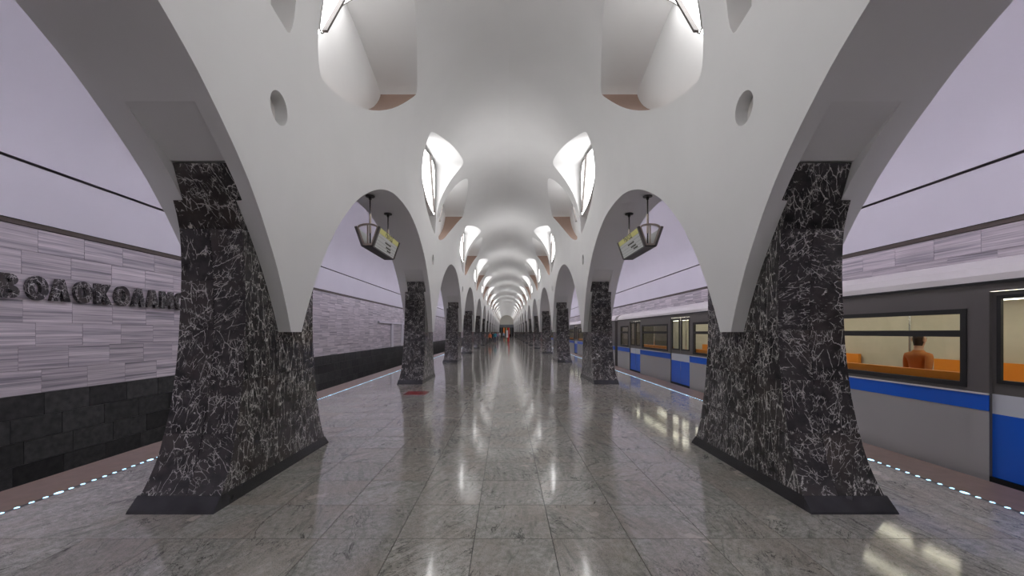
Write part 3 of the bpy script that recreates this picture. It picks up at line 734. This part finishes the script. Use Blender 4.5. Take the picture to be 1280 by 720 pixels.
# ------------------------------------------------------------------ train on the right track
TX = 5.46                                    # platform side of the cars
CL = 18.5
DC = [2.6, 7.02, 11.44, 15.86]               # door centres from the car's near end
DW = .70
WIN = []
segs = [(0.0, DC[0]-DW)]+[(DC[i]+DW, DC[i+1]-DW) for i in range(3)]+[(DC[3]+DW, CL)]
for i, (a, b_) in enumerate(segs):
    if 0 < i < 4: WIN.append((a+.25, b_-.25))
    elif i == 0: WIN.append((a+.55, b_-.22))
    else: WIN.append((a+.22, b_-.55))
W0, W1 = 1.04, 1.92
def car_parts():
    P_ = []
    # side skin with window openings (local y along the car, x outward into the track, z up)
    k = MB()
    def rect(y0, y1, z0, z1, m, x=0.0, mb=None): (mb or k).poly([(x, y1, z0), (x, y0, z0), (x, y0, z1), (x, y1, z1)], m)
    for a, b_ in segs:
        w_ = [q for q in WIN if a <= q[0] and q[1] <= b_][0]
        rect(a, b_, -.25, .765, 'train_grey'); rect(a, b_, .945, W0, 'train_dark'); rect(a, b_, W1, 2.25, 'train_dark')
        rect(a, w_[0], W0, W1, 'train_dark'); rect(w_[1], b_, W0, W1, 'train_dark')
    for c in DC: rect(c-DW, c+DW, 2.13, 2.25, 'train_dark'); rect(c-DW, c+DW, -.25, .02, 'train_black')
    for c in DC:
        for q in (-1, 1): k.poly([(0, c+q*DW, .02), (.07, c+q*DW, .02), (.07, c+q*DW, 2.13), (0, c+q*DW, 2.13)], 'train_dark', q < 0)
    # far side and ends
    X2 = 2.66
    for y in (0, CL): k.poly([(0, y, -.25), (X2, y, -.25), (X2, y, 2.25), (0, y, 2.25)], 'train_dark', y > 0)
    for a, b_ in ((0, .95), (1.95, 2.3)): k.poly([(X2, 0, a), (X2, CL, a), (X2, CL, b_), (X2, 0, b_)], 'train_grey')
    k.poly([(X2, 0, -.25), (X2, CL, -.25), (X2, CL, 0), (X2, 0, 0)], 'train_grey'); k.poly([(X2, 0, .95), (X2, CL, .95), (X2, CL, 1.95), (X2, 0, 1.95)], 'train_dark')
    P_.append(('body', k, 'body'))
    k = MB(); 
    for a, b_ in segs: k.box((-.006, a, .765), (.01, b_, .945), 'train_blue')
    P_.append(('blue_stripe', k, None))
    k = MB()
    for a, b_ in segs: k.box((-.016, a, .948), (.01, b_, .966), 'train_white')
    P_.append(('pale_moulding', k, None))
    k = MB(); prf = [(-.015, 2.25), (.0, 2.33), (.06, 2.43), (.2, 2.515), (.48, 2.575), (.9, 2.615), (1.33, 2.625), (1.76, 2.615), (2.18, 2.575), (2.46, 2.515), (2.6, 2.43), (2.67, 2.25)]
    k.grid([[(x, 0, z) for x, z in prf], [(x, CL, z) for x, z in prf]], 'train_roof', True)
    for y in (0, CL): k.poly([(x, y, z) for x, z in prf], 'train_roof', y == 0)
    P_.append(('roof', k, None))
    k = MB(); k.box((-.03, 0, 2.222), (.0, CL, 2.25), 'train_black'); P_.append(('gutter', k, None))
    k = MB(); k.box((.1, .2, -.75), (2.5, CL-.2, -.25), 'train_black'); P_.append(('underframe', k, None))
    # interior
    k = MB(); k.poly([(.05, .05, .04), (2.6, .05, .04), (2.6, CL-.05, .04), (.05, CL-.05, .04)], 'train_floor'); P_.append(('saloon_floor', k, None))
    k = MB(); k.poly([(.05, .05, 2.2), (2.6, .05, 2.2), (2.6, CL-.05, 2.2), (.05, CL-.05, 2.2)], 'train_cream', True); P_.append(('saloon_ceiling', k, None))
    for x in (.75, 1.9):
        k = MB(); k.box((x-.11, .4, 2.15), (x+.11, CL-.4, 2.19), 'train_light'); P_.append(('ceiling_light', k, None))
    k = MB(); k.poly([(2.60, .05, .04), (2.60, .05, 2.2), (2.60, CL-.05, 2.2), (2.60, CL-.05, .04)], 'train_cream', True)
    P_.append(('inner_wall', k, None))
    for (a, b_) in segs:
        if b_-a < 2: continue
        for x0, x1, xb_ in ((.08, .52, .08), (2.12, 2.56, 2.5)):
            k = MB(); k.box((x0, a+.1, .36), (x1, b_-.1, .46), 'seat_orange'); k.box((xb_, a+.1, .46), (xb_+.06, b_-.1, 1.17), 'seat_orange')
            k.box((x0+.05, a+.15, .04), (x1-.1, b_-.15, .36), 'train_dark')
            P_.append(('bench_seat', k, None))
        for y in (a+.05, b_-.05):
            for x in (.55, 2.1):
                k = MB(); k.bar((x, y, .04), (x, y, 2.18), .018, 'steel_pole', 8); P_.append(('grab_pole', k, None))
    return P_
car_src = [(nm, (fixn(k.data(nm)) if nm in ('blue_stripe', 'x') else k.data(nm)), t) for nm, k, t in car_parts()]
def win_meshes(a, b_):
    f_ = MB()
    for y0, y1, z0, z1 in ((a-.03, a+.035, W0-.03, W1+.03), (b_-.035, b_+.03, W0-.03, W1+.03), (a, b_, W0-.03, W0+.03), (a, b_, W1-.03, W1+.03), (a, b_, 1.61, 1.69)):
        f_.box((-.012, y0, z0), (.05, y1, z1), 'train_black')
    p1 = MB(); p1.poly([(.02, b_, W0), (.02, a, W0), (.02, a, 1.61), (.02, b_, 1.61)], 'glass')
    p2 = MB(); p2.poly([(.02, b_, 1.69), (.02, a, 1.69), (.02, a, W1), (.02, b_, W1)], 'glass')
    return f_.data('window_frame'), p1.data('window_pane'), p2.data('window_pane')
wm = [win_meshes(*q) for q in WIN]
def leaf_meshes():
    k = MB(); w_ = DW-.006; x = .035
    g0, g1, h0, h1 = .09, w_-.07, 1.11, 2.06
    def r(y0, y1, z0, z1, m): k.poly([(x, y1, z0), (x, y0, z0), (x, y0, z1), (x, y1, z1)], m)
    r(0, w_, .02, .74, 'train_blue'); r(0, w_, .74, .965, 'door_light'); r(0, w_, .965, h0, 'train_dark'); r(0, w_, h1, 2.13, 'train_dark'); r(0, g0, h0, h1, 'train_dark'); r(g1, w_, h0, h1, 'train_dark')
    fr = MB()
    for y0, y1, z0, z1 in ((g0-.02, g0+.02, h0-.02, h1+.02), (g1-.02, g1+.02, h0-.02, h1+.02), (g0, g1, h0-.02, h0+.02), (g0, g1, h1-.02, h1+.02)): fr.box((.02, y0, z0), (.05, y1, z1), 'train_black')
    p = MB(); p.poly([(.04, g1, h0), (.04, g0, h0), (.04, g0, h1), (.04, g1, h1)], 'glass')
    return k.data('door_leaf'), fr.data('window_seal'), p.data('window_pane')
lf = leaf_meshes()
CARLAB = ['grey and blue metro car with large windows standing behind the nearest right pillar', 'second metro car of the train, seen past the second right pillar', 'third metro car of the train along the right platform',
          'fourth metro car of the train along the right platform', 'fifth metro car of the train along the right platform']
for ci in range(5):
    root = obj('metro_car', None, None, (TX, 1.25+ci*19.0, 0)); tag(root, CARLAB[ci], 'train car', 'cars of the train at the right platform')
    for nm, me, t in car_src: obj(nm, me, root)
    if ci < 3:
        for f_, p1, p2 in wm:
            o = obj('window_frame', f_, root); obj('window_pane', p1, o); obj('window_pane', p2, o)
        for c in DC:
            for q in (0, 1):
                o = obj('door_leaf', lf[0], root, (0, c-DW+q*(DW+.003)+.003, 0)); obj('window_seal', lf[1], o); obj('window_pane', lf[2], o)
    else:
        for f_, p1, p2 in wm: obj('window_frame', f_, root)
        for c in DC:
            for q in (0, 1): obj('door_leaf', lf[0], root, (0, c-DW+q*(DW+.003)+.003, 0))

# ------------------------------------------------------------------ people
def person(name, loc, rz, hgt, cols, label, stride=.18, seated=False, arms=(.1, -.1), group=None):
    """skinned figure, 1.75 m then scaled; cols = hair, skin, top, trousers, shoes"""
    J = {}; E = []
    def j(n, co, r, par=None):
        J[n] = (Vector(co), r)
        if par: E.append((par, n))
    j('pel', (0,0,.95), .135); j('wst', (0,0,1.10), .125, 'pel'); j('chs', (0,.01,1.32), .155, 'wst'); j('nkb', (0,0,1.46), .075, 'chs'); j('nk', (0,.005,1.53), .055, 'nkb')
    j('hd0', (0,.015,1.60), .075, 'nk'); j('hd1', (0,.02,1.68), .095, 'hd0'); j('hd2', (0,.0,1.80), .07, 'hd1')
    for q, s_ in ((-1, 1), (1, -1)):
        a = 'l' if q < 0 else 'r'; f = stride*s_
        j('hip'+a, (q*.09,0,.90), .10, 'pel')
        if seated:
            j('kn'+a, (q*.12,.42,.90), .07, 'hip'+a); j('an'+a, (q*.12,.44,.50), .045, 'kn'+a); j('to'+a, (q*.12,.60,.46), .035, 'an'+a)
        else:
            j('kn'+a, (q*.095,f*.55+.03,.50), .068, 'hip'+a); j('an'+a, (q*.095,f-.02,.08), .045, 'kn'+a); j('to'+a, (q*.10,f+.15,.035), .035, 'an'+a)
        j('sh'+a, (q*.185,0,1.42), .068, 'chs'); sw = arms[0 if q < 0 else 1]
        j('el'+a, (q*.235,-.02+sw*.6,1.14), .048, 'sh'+a); j('wr'+a, (q*.245,.06+sw*1.5,.90), .034, 'el'+a); j('ha'+a, (q*.24,.08+sw*1.8,.82), .036, 'wr'+a); j('fi'+a, (q*.235,.10+sw*1.9,.75), .02, 'ha'+a)
    names = list(J); bm = bmesh.new(); lay = bm.verts.layers.skin.verify(); vs = {}
    for n_ in names:
        v = bm.verts.new(J[n_][0]); v[lay].radius = (J[n_][1], J[n_][1]*(.78 if n_ in ('pel','wst','chs') else 1)); v[lay].use_root = n_ == 'pel'; vs[n_] = v
    for a, b_ in E: bm.edges.new((vs[a], vs[b_]))
    me = bpy.data.meshes.new('tmp'); bm.to_mesh(me); bm.free(); o = bpy.data.objects.new('tmp', me); C.objects.link(o)
    sk = o.modifiers.new('s', 'SKIN'); sk.use_smooth_shade = True; o.modifiers.new('d', 'SUBSURF').levels = 1
    dg = bpy.context.evaluated_depsgraph_get(); res = bpy.data.meshes.new_from_object(o.evaluated_get(dg)); bpy.data.objects.remove(o)
    res.materials.clear()
    for i, c in enumerate(cols):
        nm = 'person_%d_%d_%d' % tuple(int(v*255) for v in c)
        if nm not in MATS: plain(nm, c, .8)
        res.materials.append(MATS[nm])
    for p in res.polygons:
        x, y, z = p.center
        if z > 1.73 or (z > 1.57 and y < .0): k = 0
        elif z > 1.50: k = 1
        elif abs(x) > .18 and z < .93: k = 1
        elif z > .96 or (abs(x) > .17 and z > .86): k = 2
        elif z > .09 or seated and z > .52: k = 3
        else: k = 4
        p.material_index = k
    res.transform(Matrix.Scale(hgt/1.80, 4))
    ob = obj(name, res, None, loc, rz); tag(ob, label, 'person', group)
    # face: nose, eyes, ears as one small part
    k = MB(); s_ = hgt/1.80
    k.mesh([(-.014*s_,.10*s_,1.66*s_),(.014*s_,.10*s_,1.66*s_),(0,.135*s_,1.655*s_),(0,.105*s_,1.70*s_),(0,.10*s_,1.645*s_)], [(0,2,3),(2,1,3),(0,4,2),(4,1,2)], res.materials[1].name)
    for q in (-1, 1): k.box((q*.035*s_-.01, .09*s_, 1.69*s_), (q*.035*s_+.01, .106*s_, 1.702*s_), 'void'); k.box((q*.10*s_-.012, -.01, 1.64*s_), (q*.10*s_+.012, .025, 1.70*s_), res.materials[1].name)
    obj('face', k.data('face'), ob)
    return ob
SK = (.55, .36, .27); HR = (.03, .02, .015)
def at(px, d): return CAMX+(px-633)/F*d
person('person', (at(612.5, 57), 57, 0), math.pi, 1.66, [HR, SK, (.75, .2, .08), (.03, .03, .04), (.02,)*3], 'distant person in orange top and black trousers near the left pillars')
person('person', (at(616, 61), 61, 0), .3, 1.72, [HR, SK, (.02, .02, .03), (.03, .03, .05), (.4,)*3], 'distant person in black jacket between the orange and teal tops')
person('person', (at(619, 58), 58, 0), 0, 1.74, [HR, SK, (.03, .28, .36), (.05, .06, .1), (.3, .12, .05)], 'distant person in teal jacket walking away down the hall')
person('person', (at(621.8, 72), 72, 0), math.pi, 1.66, [HR, SK, (.35, .22, .4), (.04, .04, .08), (.02,)*3], 'distant person in mauve top beside the teal jacket')
person('person', (at(624.6, 88), 88, 0), 0, 1.75, [HR, SK, (.75, .75, .75), (.3, .3, .32), (.1,)*3], 'distant person in white shirt left of the hall centre')
person('person', (at(627, 92), 92, 0), 0, 1.70, [HR, SK, (.03, .03, .03), (.02, .02, .02), (.02,)*3], 'distant person dressed in black right of the white shirt')
person('person', (at(629.6, 86), 86, 0), math.pi, 1.72, [HR, SK, (.28, .33, .42), (.03, .03, .04), (.02,)*3], 'distant person in pale blue shirt and dark trousers by the column')
person('person', (6.25, 6.1, .05), -math.pi/2, 1.62, [HR, SK, (.45, .16, .04), (.1, .06, .04), (.03,)*3], 'passenger in brown orange jacket standing inside the nearest metro car')

# information column in the middle of the hall
root = obj('information_column', None, None, (at(634.6, 66), 66, 0)); tag(root, 'tall white and red information column in mid hall far away', 'column')
box('base_plate', (-.4, -.2, 0), (.4, .2, .04), 'sign_dark', root); box('white_panel', (-.26, -.08, .75), (.08, .08, 1.95), 'white_paint', root)
box('red_panel', (.08, -.08, .75), (.30, .08, 1.98), 'red_paint', root); box('red_stand', (-.02, -.08, .04), (.26, .08, .75), 'red_paint', root)
